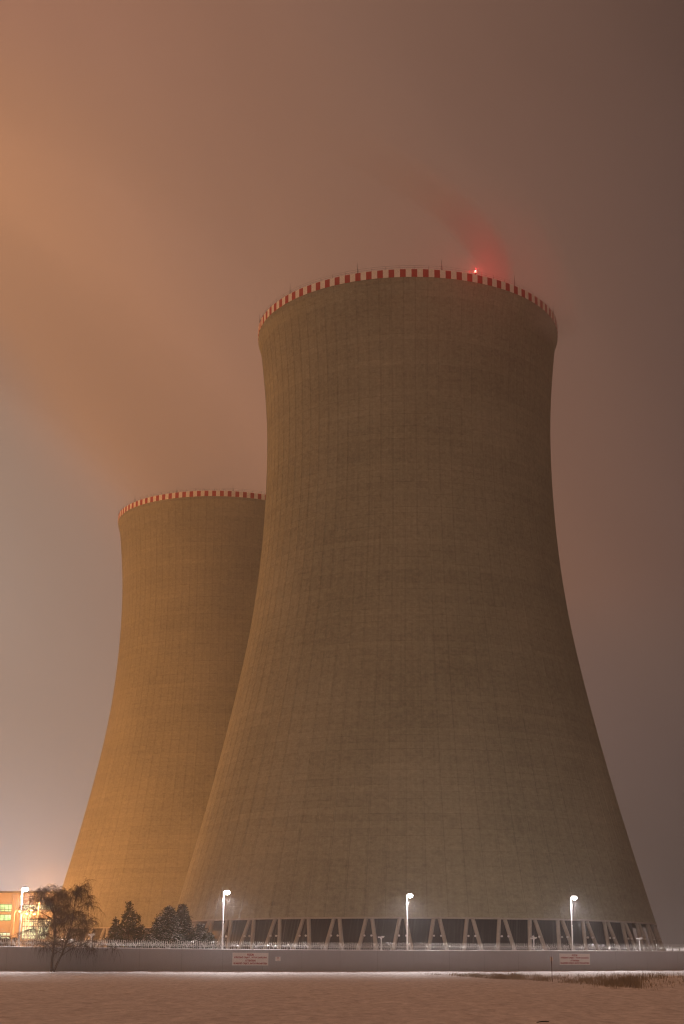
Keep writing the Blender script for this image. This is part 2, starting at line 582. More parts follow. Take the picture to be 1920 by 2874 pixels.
def make_tower(z_extra, with_col=True):
    zo = ZOFF + z_extra
    root = empty('cooling_tower', (0, 0, 0))
    # shell with real ribs
    mb = MB()
    hs = [HB] + list(np.linspace(HB + 1.0, 149.2, 96))
    rad = [(prof(h), h + zo) for h in hs]
    rad += [(RR - .25, 151.2 + zo), (RR, 152.0 + zo), (RR, HR - 1.95 + zo)]
    nA = NRIB * 5
    vs = []
    pro = [0, .045, .045, 0, 0]
    off = [-.012, -.006, .006, .012, .5]
    for ir, (r_, z) in enumerate(rad):
        for k in range(NRIB):
            for q in range(5):
                t = 2 * math.pi * (k + off[q]) / NRIB
                pr = pro[q] if z < 149.3 + zo else 0
                vs.append(((r_ + pr) * math.cos(t), (r_ + pr) * math.sin(t), z))
    fs = []
    for i in range(len(rad) - 1):
        for k in range(nA):
            k2 = (k + 1) % nA
            fs.append((i * nA + k, i * nA + k2, (i + 1) * nA + k2, (i + 1) * nA + k))
    mb.add(vs, fs)
    # more angular steps on smooth part is handled by ribs; underside and inner face
    inner = [(rad[0][0] - .002, HB + zo), (rad[0][0] - 1.1, HB + zo)] + [(prof(h) - .9, h + zo) for h in np.linspace(HB + 2, 150, 20)] + [(RR - 1.2, HR - 1.95 + zo)]
    mb.lathe(inner, nA)
    sh = mb.build('shell', M['shell'], root)
    rb = MB()
    r0 = rad[0][0]
    rb.lathe([(r0 - 1.15, HB - .28 + zo), (r0 + .16, HB - .28 + zo), (r0 + .14, HB + .02 + zo), (r0 - 1.15, HB + .02 + zo)], 168, closed=True)
    rb.build('ring_beam', M['column'], root)
    # painted collar band
    cb = MB()
    z0, z1 = HR - 1.95 + zo, HR + zo
    cb.lathe([(RR + .10, z0), (RR + .12, z1), (RR - 1.25, z1), (RR - 1.25, z0)], 720, closed=True)
    cb.build('striped_rim', M['stripe'], root)
    # handrail
    hr = MB()
    for zz in (.55, 1.05):
        ring = [((RR - .15) * math.cos(t), (RR - .15) * math.sin(t), z1 + zz) for t in np.linspace(0, 2 * math.pi, 121)]
        hr.tube(ring, .022, 4, caps=False)
    for k in range(72):
        t = 2 * math.pi * k / 72
        hr.tube([((RR - .15) * math.cos(t), (RR - .15) * math.sin(t), z1 - .02), ((RR - .15) * math.cos(t), (RR - .15) * math.sin(t), z1 + 1.05)], .03, 4)
    hr.build('railing', M['dark'], root)
    for k in range(12):
        t = R(-90 + 9.7 + 30 * k)
        lr = MB()
        lr.tube([((RR) * math.cos(t), RR * math.sin(t), z1 - .05), (RR * math.cos(t), RR * math.sin(t), z1 + 1.2), (RR * math.cos(t), RR * math.sin(t), z1 + 2.7)], [.09, .06, .035], 5)
        lr.build('lightning_rod', M['dark'], root)
    # falling water behind the columns, on a sheet coloured dark for the unlit interior
    wm = MB()
    rw = r0 - 5.5
    wm.lathe([(rw, HB + 3 + zo), (rw + .15, HB + zo), (rw + .6, HB - 4 + zo), (rw + .9, .2)], 180)
    wm.build('water_curtain', M['water'], root, smooth=True)
    # basin
    bs = MB()
    rbz = r0 + (HB + zo) * .30
    bs.lathe([(rbz + 1.2, .2), (rbz + 1.2, 1.35), (rbz + .8, 1.35), (rbz + .8, .2)], 120, closed=True)
    bs.build('basin_wall', M['column'], root)
    # raking columns in pairs
    NP = 52
    ztop, zbot = HB + zo - .1, .9
    stuff = MB()
    for k in range(NP):
        ang = 2 * math.pi * (k + .33) / NP - math.pi / 2
        # front = -Y
        front = math.cos(ang + math.pi / 2)
        for sgn in (-1, 1):
            a1 = ang + sgn * .56 / r0
            rbot = r0 - .4 + (ztop - zbot) * .31
            a2 = ang + sgn * (.56 + .20 * (ztop - zbot)) / rbot
            p1 = Vector(((r0 - .45) * math.cos(a1), (r0 - .45) * math.sin(a1), ztop))
            p2 = Vector((rbot * math.cos(a2), rbot * math.sin(a2), zbot))
            cm = MB() if front > -.25 else stuff
            cm.tube([p2, p1], [.40, .40], 8)
            if front > -.25:
                co = cm.build('column', M['column'], root, smooth=False)
                if front > 0.05:
                    q = p1.lerp(p2, 3.4 / (ztop - zbot))
                    side = Vector((-math.sin(ang), math.cos(ang), 0)) * -sgn
                    outw = Vector((math.cos(ang), math.sin(ang), 0))
                    fx = MB()
                    fx.tube([q, q + side * .5 + outw * .2], .06, 5)
                    c0 = q + side * .56 + outw * .2
                    fx.tube([c0 + outw * -.15, c0 + outw * .05, c0 + outw * .28], [.10, .19, .21], 8)
                    fx.build('light_fitting', M['pole'], co)
    so = stuff.build('rear_columns', M['column'], root)
    so['kind'] = 'stuff'
    return root


t1 = make_tower(0.0)
t1.location = (16.64, 357.95, 0)
tag(t1, 'nearer and larger grey brown concrete cooling tower with a red beacon on its striped rim', 'cooling tower', 'concrete cooling towers')
t2 = make_tower(2.22)
t2.location = (-44.52, 536.58, 0)
tag(t2, 'farther orange lit concrete cooling tower partly hidden behind the larger tower', 'cooling tower', 'concrete cooling towers')


# ------------------------------------------------------------------ lights
def point(name, loc, col, power, rad, parent):
    l = bpy.data.lights.new(name, 'POINT')
    l.color = col; l.energy = power; l.shadow_soft_size = rad
    o = bpy.data.objects.new(name, l)
    COL.objects.link(o)
    o.location = loc
    o.parent = parent
    return o


# red aviation beacon on the rim
def beacon():
    zo = HR + ZOFF
    t = R(-90 + 22.3)
    b = empty('beacon_light', (16.64 + RR * math.cos(t), 357.95 + RR * math.sin(t), zo))
    tag(b, 'glowing red warning light standing on the striped rim of the nearer tower', 'warning light')
    m = MB(); m.tube([(0, 0, 0), (0, 0, .45)], .09, 6); m.box((0, 0, .45), (.5, .5, .1)); m.build('stand', M['dark'], b)
    m = MB(); m.lathe([(.0, .5), (.22, .52), (.28, .7), (.26, .95), (.15, 1.1), (.0, 1.15)], 14); m.build('red_lens', M['lamp_red'], b, smooth=True)
    point('red_light', (0, 0, 1.6), (1, .02, .03), 7500, .06, b)


beacon()

# tall white perimeter lamps behind the wall
LAMPS = [(62.5, 70, 2497, 'tall white lamp in front of the orange building, leftmost of the tall lamps'),
         (628, 636.5, 2506, 'tall white lamp just right of the snowy spruces, its light against the nearer tower'),
         (1142, 1150, 2514.6, 'tall white lamp in front of the middle of the nearer tower'),
         (1602, 1611, 2521, 'tall white lamp above the right hand warning board')]
LBACK = 7.0


def perimeter_lamp(px, hx, hy, label):
    wp = wall_on(hx, 2668)
    Y = wp.y + LBACK
    head = unp(hx, hy, Y)
    pole = unp(px, hy, Y)
    base = empty('lamp_post', (pole.x, Y, float(gz(pole.x, Y)) - .1))
    tag(base, label, 'lamp post', 'tall white lamps along the perimeter wall')
    h = head.z - base.location.z
    m = MB(); m.tube([(0, 0, 0), (0, 0, h * .62), (0, 0, h * .62), (0, 0, h + .1)], [.13, .11, .085, .065], 8)
    m.tube([(0, 0, h * .62 - .08), (0, 0, h * .62 + .08)], .14, 8)
    m.build('pole', M['pole'], base, smooth=False)
    dx_ = head.x - pole.x
    m = MB(); m.tube([(0, 0, h + .05), (dx_ * .9, -.1, h + .12)], .035, 6); m.build('arm', M['pole'], base)
    m = MB(); m.lathe([(.0, .52), (.25, .50), (.36, .42), (.40, .30), (.36, .28)], 14, c=(dx_ + .05, -.12, h)); m.build('lamp_housing', M['pole'], base)
    m = MB(); m.lathe([(0, -.30), (.24, -.26), (.42, -.12), (.50, .04), (.46, .20), (.36, .29), (0, .3)], 16, c=(dx_ + .05, -.12, h)); m.build('lamp_glass', M['lamp_white'], base, smooth=True)
    point('lamp_light', (dx_ + .05, -.12, h - .75), (1, .92, .90), 1300, .2, base)
    ld = bpy.data.lights.new('lamp_beam', 'SPOT')
    ld.color = (1, .92, .90); ld.energy = 11500; ld.spot_size = R(158); ld.spot_blend = .35; ld.shadow_soft_size = .12
    lo = bpy.data.objects.new('lamp_beam', ld); COL.objects.link(lo); lo.parent = base
    lo.location = (dx_ + .05, -.12, h - .78); lo.rotation_euler = (R(-14), 0, 0)


LAMPS.append((2078, 2088, 2527, 'added tall white lamp, unseen beyond the right edge, lighting the wall and ground there'))  # extra lamp added out of view to brighten the right end
for a in LAMPS: perimeter_lamp(*a)

# sodium street lamps near the building
def sodium(px, py, Y, power, label, hook=True, rad=.5, off=-2.0, zlift=0.0):
    head = unp(px, py, Y)
    gzv = float(gz(head.x + off, Y))
    b = empty('street_lamp', (head.x + off, Y, gzv - .1))
    tag(b, label, 'street lamp', 'orange street lamps by the lit building')
    h = head.z - b.location.z
    m = MB()
    pts = [(0, 0, 0), (0, 0, h - 1.2)]
    for q in np.linspace(0, math.pi * .62, 7):
        pts.append((-off * .55 * (1 - math.cos(q)), 0, h - 1.2 + 1.75 * math.sin(q)))
    pts.append((-off * .95, 0, h + .35))
    m.tube(pts, [.16] + [.10] * (len(pts) - 1), 7)
    m.build('pole', M['galv'], b)
    m = MB(); m.box((-off, 0, h + .32), (1.3, .5, .2)); m.build('lamp_housing', M['galv'], b)
    m = MB(); m.lathe([(0, -.2), (.35, -.12), (.5, .05), (.5, .14)], 14, c=(-off, 0, h + .1)); m.build('lamp_glass', M['lamp_orange'], b, smooth=True)
    point('lamp_light', (-off, -.1, h - rad - .1), (1, .40, .11), power, rad, b)


sodium(133.7, 2528.4, 400, 105000, 'hooked orange street lamp shining through the top of the birch', rad=.7, off=-2.3)
sodium(76.3, 2565.7, 560, 18000, 'brightest orange street lamp, low in front of the right half of the building windows', rad=1.1)
sodium(89.0, 2556.0, 580, 9000, 'orange street lamp just above and right of the brightest one', rad=.7)
sodium(96.5, 2566.5, 590, 7000, 'orange street lamp close left of the birch crown, right of the brightest one', rad=.6)
sodium(56.5, 2559.0, 570, 7000, 'orange street lamp in front of the round building pillar', rad=.6)


def mast(x, y, h, power, label):  # unseen mast, added to throw orange light on the farther tower
    b = empty('added_mast_lamp', (x, y, float(gz(x, y)) - .1))
    tag(b, label, 'mast lamp')
    m = MB(); m.tube([(0, 0, 0), (0, 0, h * .5), (0, 0, h)], [.4, .28, .16], 8); m.build('pole', M['galv'], b)
    m = MB(); m.lathe([(.9, -.2), (1.3, -.2), (1.3, .1), (.9, .1)], 16, closed=True, c=(0, 0, h)); m.box((0, 0, h - .05), (2.4, .12, .12)); m.box((0, 0, h - .12), (.12, 2.4, .12)); m.build('head_ring', M['galv'], b)
    for k in range(4):
        a_ = k * math.pi / 2 + .4
        m = MB(); m.box((1.3 * math.cos(a_), 1.3 * math.sin(a_), h - .45), (.6, .6, .3)); m.build('lamp_glass', M['lamp_orange'], b)
    point('lamp_light', (0, 0, h - 1.6), (1, .36, .045), power, .6, b)


mast(-235, 470, 62, 720000, 'added orange mast lamp, unseen beyond the left edge, lighting the farther tower')


# ------------------------------------------------------------------ lit building
def building():
    Y = 625.0
    a = unp(-230, 2505, Y); c = unp(240, 2506, Y)
    root = empty('turbine_hall', (0, Y, 0))
    tag(root, 'flat roofed orange lit hall with green and yellow glowing window bands at the left edge', 'building')
    top = a.z
    m = MB(); m.box(((a.x + c.x) / 2, 30, top / 2), (c.x - a.x, 60, top)); m.build('wall', M['bwall'], root)
    m = MB(); m.box(((a.x + c.x) / 2, 30, top + .35), (c.x - a.x + .8, 60.8, .7)); m.build('roof', M['dark'], root)

    def P(u, v):                                  # pixel of the close-up crop of the left edge
        q = unp(u * .1148, 2440 + v * .1148, Y - .1); return q.x, q.z
    x0, _ = P(470, 900)
    m = MB(); m.lathe([(2.4, 0), (2.4, top - 1.0)], 20, c=(x0 - .2, -2.0, 0)); m.build('pillar', M['bwall'], root, smooth=True)

    glassA = emit('pane_green', (.42, .88, .34), 1.35)
    glassB = emit('pane_yellow', (1.0, .86, .48), 1.5)
    glassC = emit('pane_pale', (.78, .95, .60), 1.35)
    for g_ in (glassA, glassB, glassC):
        t = NT(g_.node_tree); b = g_.node_tree.nodes['Principled BSDF']
        o = t.node('ShaderNodeTexCoord').outputs['Object']
        x, y, z = t.sep(o)
        wn_ = t.node('ShaderNodeTexWhiteNoise', noise_dimensions='2D')
        t.put(wn_.inputs[0], t.comb(t.m('FLOOR', t.m('DIVIDE', x, 1.05)), t.m('FLOOR', t.m('DIVIDE', z, 2.2)), 0.0))
        b.inputs['Base Color'].default_value = (.10, .10, .10, 1)
        base = b.inputs['Emission Strength'].default_value
        nz = t.noise(o, .35, 3, .6)
        t.put(b.inputs['Emission Strength'], t.m('MULTIPLY', base, t.m('ADD', t.m('MULTIPLY', wn_.outputs[0], .5), t.m('ADD', .35, t.m('MULTIPLY', nz, .7)))))

    def window(u0, u1, v0, v1, mt, nx, hz=()):
        xa, za = P(u0, v0); xb, zb = P(u1, v1)
        if u0 < -500: xa = a.x + 2
        m = MB(); m.box(((xa + xb) / 2, -.12, (za + zb) / 2), (xb - xa, .12, za - zb)); wo = m.build('window', mt, root)
        m = MB()
        for k in range(nx + 1):
            xx = xa + (xb - xa) * k / nx
            m.box((xx, -.25, (za + zb) / 2), (.16, .14, za - zb + .2))
        for f in (0, 1) + tuple(hz):
            m.box(((xa + xb) / 2, -.27, za + (zb - za) * f), (xb - xa + .4, .12, .2))
        m.build('frame', M['bframe'], wo)

    window(-900, 402, 850, 1032, glassA, 24, (.70,))
    window(-900, 388, 1100, 1255, glassA, 24)
    window(-900, 350, 1545, 1700, glassC, 24, (.35,))
    window(-900, 330, 1735, 1800, glassB, 14)
    window(575, 1330, 862, 985, glassC, 15)
    window(575, 770, 1010, 1190, glassB, 4, (.5,))
    window(560, 1300, 1225, 1390, glassB, 14, (.3,))
    window(545, 1300, 1410, 1700, glassC, 14, (.4, .75))
    m = MB()
    xa, za = P(170, 1625); xb, zb = P(250, 1690)
    m.box(((xa + xb) / 2, -2.2, (za + zb) / 2 + .3), (xb - xa + 3, 4.0, .5)); m.box(((xa + xb) / 2 - 1, -2.2, zb / 2), (2.2, 3.4, zb)); m.build('porch', M['bframe'], root)


building()


# ------------------------------------------------------------------ perimeter wall
def perimeter_wall():
    pxs = [-420, -300, -150] + list(range(0, 1921, 96)) + [2050, 2200, 2350]
    tops = [wall_pt(p, 1) for p in pxs]; bots = [wall_pt(p, 0) for p in pxs]
    dirv = Vector((1, .49, 0)).normalized(); nrm = Vector((.49, -1, 0)).normalized()
    org = bots[3]
    root = empty('perimeter_wall', (0, 0, 0))
    tag(root, 'long smooth grey concrete wall running across the snow below the towers', 'wall')
    m = MB()
    vs = []
    for t_, b_ in zip(tops, bots):
        for dz_, p in ((-1.0, b_), (0, t_)):
            q = Vector((p.x, p.y, p.z + dz_)); vs.append(q); 
        for dz_, p in ((0, t_), (-1.0, b_)):
            vs.append(Vector((p.x, p.y, p.z + dz_)) - nrm * .35)
    fs = []
    for i in range(len(tops) - 1):
        for k in range(4):
            k2 = (k + 1) % 4
            fs.append((i * 4 + k, (i + 1) * 4 + k, (i + 1) * 4 + k2, i * 4 + k2))
    m.add(vs, fs)
    m.build('wall_panel', M['wall'], root)
    m = MB()
    vs = []
    for i, t_ in enumerate(tops):
        hgt = .10
        for a_, z_ in ((.05, -.02), (.05, hgt * .6), (-.17, hgt), (-.40, hgt * .6), (-.40, -.02)):
            vs.append(Vector((t_.x, t_.y, t_.z + z_)) + nrm * a_)
    fs = []
    for i in range(len(tops) - 1):
        for k in range(5):
            k2 = (k + 1) % 5
            fs.append((i * 5 + k, (i + 1) * 5 + k, (i + 1) * 5 + k2, i * 5 + k2))
    m.add(vs, fs)
    m.build('snow_cap', M['snowcap'], root)
    return dirv, nrm


DIRV, NRM = perimeter_wall()


def razor_fence(back, step_px, start, coils, post_h, label, ypost, wr, zlow, inner=False):
    root = empty('razor_wire_fence', (0, 0, 0))
    tag(root, label, 'wire fence', 'razor wire fences along the wall')
    p0 = wall_pt(-120, 1); p1 = wall_pt(2040, 1)

    def at(s):
        px = -120 + 2160 * s
        q = wall_pt(px, 1)
        return Vector((q.x, q.y, q.z)) - NRM * back
    n = int(2160 / step_px)
    for k in range(n):
        px = start + k * step_px
        if px < -60 or px > 1980: continue
        q = wall_pt(px, 1) - NRM * back
        m = MB()
        j = random.uniform(-.04, .04)
        if ypost:
            m.tube([q + Vector((0, 0, zlow)), q + Vector((0, 0, post_h * .35))], .045, 5)
            m.tube([q + Vector((0, 0, post_h * .35)), q - DIRV * .42 + Vector((j, 0, post_h * .92))], .06, 5)
            m.tube([q + Vector((0, 0, post_h * .35)), q + DIRV * .42 + Vector((j, 0, post_h * .92))], .04, 5)
        else:
            m.tube([q + Vector((0, 0, zlow)), q + Vector((j, 0, post_h))], .04, 5)
            m.box(q + Vector((0, 0, .06)), (.26, .2, .12))
        m.build('post', M['galv'], root)
    for (zc, rc, pitch) in coils:
        m = MB()
        L = (p1 - p0).length
        turns = int(L / pitch)
        pts = []
        per = 9
        tot = turns * per
        jz = 0
        for i in range(tot + 1):
            s = i / tot
            a = 2 * math.pi * i / per
            if i % per == 0: jz = random.uniform(-.05, .05)
            c = at(s)
            r_ = rc * (1 + .08 * math.sin(i * .37))
            pts.append(c + Vector((0, 0, zc + jz + r_ * math.sin(a))) + NRM * (r_ * math.cos(a)) + DIRV * random.uniform(-.03, .03))
        m.tube(pts, wr, 3, caps=False)
        # barbs: short flat blades across the wire
        for i in range(0, tot, 4):
            c = pts[i]
            m.box(c, (.09, .02, .05))
        # tension wire
        m.tube([at(s) + Vector((0, 0, zc - rc * .9)) for s in np.linspace(0, 1, 30)], wr, 3, caps=False)
        m.build('wire_coil', M['wire'], root)


razor_fence(.17, 48.7, -70, [(.40, .34, .34), (.92, .30, .36)], .85, 'nearer row of razor wire coils on short upright posts along the wall top', False, .017, 0)
razor_fence(2.2, 48.7, -45, [(.75, .33, .42)], 1.05, 'second row of razor wire held on forked posts behind the wall', True, .014, -3.2)


def inner_wall():
    root = empty('inner_wall', (0, 0, 0))
    tag(root, 'low white lit wall strip visible behind the wire at the right edge', 'wall')
    a = unp(1868, 2661.5, 291); b = unp(2300, 2662, 330)
    m = MB()
    d = (b - a)
    m.add([Vector((a.x, a.y, .8)), Vector((b.x, b.y, .8)), b, a] + [Vector((a.x, a.y + .3, .8)), Vector((b.x, b.y + .3, .8)), b + Vector((0, .3, 0)), a + Vector((0, .3, 0))],
          [(0, 1, 2, 3), (5, 4, 7, 6), (3, 2, 6, 7), (0, 3, 7, 4), (1, 5, 6, 2)])
    m.build('wall_panel', M['whitewall'], root)
    m = MB()
    for k in range(26):
        p = a.lerp(b, k / 25) + Vector((0, -.2, 0))
        m.box((p.x, p.y, (p.z + .8) / 2), (.14, .14, p.z - .8))
    m.build('pilasters', M['dark'], root)


inner_wall()


# ------------------------------------------------------------------ signs
def text_mesh(txt, width, height, matl, parent, loc, name='lettering'):
    cu = bpy.data.curves.new('lettering', 'FONT')
    cu.body = txt
    cu.align_x = 'CENTER'; cu.align_y = 'CENTER'
    cu.size = 1.0
    cu.offset = .042
    cu.extrude = .004
    to = bpy.data.objects.new('tmp', cu)
    COL.objects.link(to)
    bpy.context.view_layer.update()
    me_ = bpy.data.meshes.new_from_object(to.evaluated_get(bpy.context.evaluated_depsgraph_get()))
    bpy.data.objects.remove(to)
    vs_ = np.array([v.co[:] for v in me_.vertices])
    mn, mx = vs_.min(0), vs_.max(0)
    c = (mn + mx) / 2
    sx_ = width / (mx[0] - mn[0]); sy_ = height / (mx[1] - mn[1])
    for v in me_.vertices:
        x, y, z = v.co
        v.co = ((x - c[0]) * sx_, -z, (y - c[1]) * sy_)
    me_.materials.clear()
    me_.materials.append(matl)
    o = bpy.data.objects.new(name, me_)
    COL.objects.link(o)
    o.parent = parent
    o.location = loc
    return o


WANG = math.atan2(.49, 1.0)


def board(x0, x1, y0, y1, lines, label):
    c = wall_on((x0 + x1) / 2, (y0 + y1) / 2)
    l = wall_on(x0, (y0 + y1) / 2); r_ = wall_on(x1, (y0 + y1) / 2)
    tp = wall_on((x0 + x1) / 2, y0); bt = wall_on((x0 + x1) / 2, y1)
    W = (r_ - l).length; H = (tp - bt).length
    root = empty('warning_sign', c + NRM * .06, WANG)
    tag(root, label, 'sign')
    m = MB(); m.box((0, 0, 0), (W, .04, H)); m.build('board', M['signwhite'], root)
    m = MB()
    for (sx_, sz_, w_, h_) in ((0, H / 2, W + .06, .05), (0, -H / 2, W + .06, .05), (-W / 2, 0, .05, H - .05), (W / 2, 0, .05, H - .05)):
        m.box((sx_, 0, sz_), (w_, .06, h_))
    m.build('frame', M['galv'], root)
    for (txt, wf, cy_, hh) in lines:
        text_mesh(txt, W * wf, H * hh, M['signred'], root, (0, -.028, H * (.5 - cy_)))
    return root


LN = [('POZOR!', .18, .16, .17), ('STŘEŽENÝ OBJEKT , VSTUP ZAKÁZÁN!', .90, .375, .20), ('ATTENTION!', .285, .625, .16), ('GUARDED OBJECT, ENTRY PROHIBITED!', .935, .865, .175)]
board(651.9, 753, 2673.8, 2709.5, LN, 'white board with red warning text on the wall, below the second tall lamp from left')
board(1569.5, 1655.5, 2676.4, 2707.9, LN, 'white board with red warning text on the wall, right of the thin marker post')
sb = board(772.4, 787, 2685.3, 2697, [('. .', .3, .8, .1)], 'small blank looking white plate on the wall right of the left warning board')
m = MB(); m.box((0, -.03, .14), (.16, .012, .18)); m.build('symbol', M['signred'], sb)


# ------------------------------------------------------------------ small camera posts on the wall line
def cam_post(px, py, label):
    q = wall_on(px, 2670); Y = q.y + 3.5
    top = unp(px, py, Y)
    z0 = float(gz(top.x, Y)) - .1
    root = empty('camera_post', (top.x, Y, z0))
    tag(root, label, 'camera post', 'small white camera posts behind the wall')
    h = top.z - z0
    m = MB(); m.tube([(0, 0, 0), (0, 0, h - .3)], .085, 7); m.tube([(0, 0, h - .45), (0, 0, h - .2)], [.09, .2], 7); m.build('pole', M['pole'], root)
    m = MB(); m.box((-.05, -.1, h - .08), (1.0, .34, .2)); m.box((.3, -.12, h + .06), (.5, .3, .12)); m.build('camera_housing', M['pole'], root)


cam_post(257, 2622, 'small white camera post between the birch and the pines')
cam_post(1070, 2629, 'small white camera post left of the lamp in front of the nearer tower middle')
cam_post(1498, 2632, 'small white camera post left of the rightmost tall lamp')
cam_post(1794.6, 2633, 'small white camera post right of the rightmost tall lamp')


# thin marker post in the grass
def marker_post():
    b = hit(1550.5, 2757)
    top = unp(1547.5, 2685, b.y)
    root = empty('marker_post', b)
    tag(root, 'thin rusty post with a narrow pale plate standing in the dry grass', 'post')
    h = top.z - b.z
    m = MB(); m.tube([(0, 0, -.2), (-(b.x - top.x), 0, h)], .028, 6); m.build('pole', M['marker'], root)
    m = MB(); m.box((-(b.x - top.x) + .01, .04, h - .22), (.28, .02, .42)); m.build('plate', M['signwhite'], root)


marker_post()


def twig_on_snow():
    p = hit(1524, 2873)
    root = empty('fallen_stick', p)
    tag(root, 'black stick lying on the snow at the bottom edge', 'stick')
    m = MB(); m.tube([(-.2, 0, .02), (-.05, .02, .045), (.1, 0, .05), (.2, .03, .045)], [.014, .02, .022, .012], 6)
    m.build('stick', M['dark'], root)


twig_on_snow()


# ------------------------------------------------------------------ trees
def birch(loc, H, spread, label, seed, cat='tree', group=None, nlimb=16):
    rn = random.Random(seed)
    root = empty('birch_tree', loc)
    tag(root, label, 'tree', group)
    tm = MB(); lm = MB(); tw = MB()

    def hang(p, d, L, r0=.012):
        pts = [p]; q = p.copy(); v = d.normalized()
        n = 5
        for i in range(n):
            v = (v + Vector((rn.uniform(-.16, .16), rn.uniform(-.16, .16), -.62))).normalized()
            q = q + v * (L / n); 
            if q.z < .5: break
            pts.append(q.copy())
        if len(pts) > 1:
            tw.tube(pts, [r0 * (1 - .55 * i / len(pts)) for i in range(len(pts))], 3, caps=False)

    def limb(p, d, L, r, lvl, droop):
        n = 6
        pts = [p.copy()]; v = d.normalized(); q = p.copy()
        for i in range(n):
            v = (v + Vector((rn.uniform(-.22, .22), rn.uniform(-.22, .22), rn.uniform(-.1, .16) - droop * i * .09))).normalized()
            q = q + v * (L / n); pts.append(q.copy())
        rad = [max(.014, r * (1 - .8 * i / n)) for i in range(n + 1)]
        (lm if lvl < 3 else tw).tube(pts, rad, 5 if lvl < 2 else 4, caps=False)
        if lvl < 3:
            nb = 8 if lvl == 1 else 6
            for k in range(nb):
                t0_ = .42 if lvl == 1 else .22
                t = t0_ + (1 - t0_) * (k + rn.random()) / nb
                i = min(int(t * n), n - 1); pp = pts[i].lerp(pts[i + 1], t * n - i)
                a = rn.uniform(0, 6.28)
                side = Vector((math.cos(a), math.sin(a), rn.uniform(-.1, .7)))
                limb(pp, (pts[i + 1] - pts[i]).normalized() * .7 + side * 1.0, L * rn.uniform(.34, .6), rad[i] * .5, lvl + 1, droop)
        if lvl >= 2:
            for k in range(4 if lvl == 2 else 2):
                t = rn.uniform(.15, 1.0)
                i = min(int(t * n), n - 1); pp = pts[i].lerp(pts[i + 1], t * n - i)
                a = rn.uniform(0, 6.28)
                hang(pp, Vector((math.cos(a), math.sin(a), rn.uniform(-.3, .5))), rn.uniform(.5, 2.6) * H / 11)

    def stem(p, path, r, cnt):
        pts = [p + Vector(q) for q in path]
        n = len(pts) - 1
        rad = [r * (1 - .85 * i / n) + .02 for i in range(n + 1)]
        tm.tube(pts, rad, 8, caps=False)
        for k in range(cnt):
            t = .17 + .83 * (k + rn.random() * .9) / cnt
            i = min(int(t * n), n - 1); pp = pts[i].lerp(pts[i + 1], t * n - i)
            a = k * 2.4 + rn.uniform(-.4, .4)
            L = spread * (1.05 - .60 * t) * rn.uniform(.7, 1.25)
            up = .30 + .75 * t
            limb(pp, Vector((math.cos(a), math.sin(a) * .9, up)), L, max(.035, rad[i] * .5), 1, .8)
    s = H / 11.4
    stem(Vector((0, 0, -.2)), [(0, 0, 0), (-.05 * s, 0, 2.2 * s), (.1 * s, .1, 4.5 * s), (.15 * s, 0, 6.8 * s), (-.25 * s, 0, 8.6 * s), (-.9 * s, 0, 9.9 * s), (-1.2 * s, 0, 11.2 * s)], .2 * s, nlimb)
    stem(Vector((.15, 0, -.2)), [(0, 0, 0), (1.1 * s, .2, 2.6 * s), (1.9 * s, .3, 4.8 * s), (2.3 * s, .3, 6.8 * s), (2.6 * s, .2, 8.6 * s), (2.7 * s, .2, 10.6 * s)], .16 * s, nlimb)
    tm.build('trunk', M['bark'], root, smooth=True)
    lm.build('limbs', M['bark'], root)
    tw.build('twigs', M['twig'], root)
    return root


bb = hit(156, 2727.0)
bx = wall_on(156, 2727)
bloc = Vector((bx.x, bx.y - 3.0, 0)); bloc.z = float(gz(bloc.x, bloc.y))
birch(bloc, 10.9, 5.9, 'bare weeping birch in front of the wall at the left', 42, nlimb=20)
q = unp(-6, 2640, 262); q.z = float(gz(q.x, q.y))
birch(q, 5.6, 2.4, 'small bare birch cut by the left edge behind the wall', 23, nlimb=9)


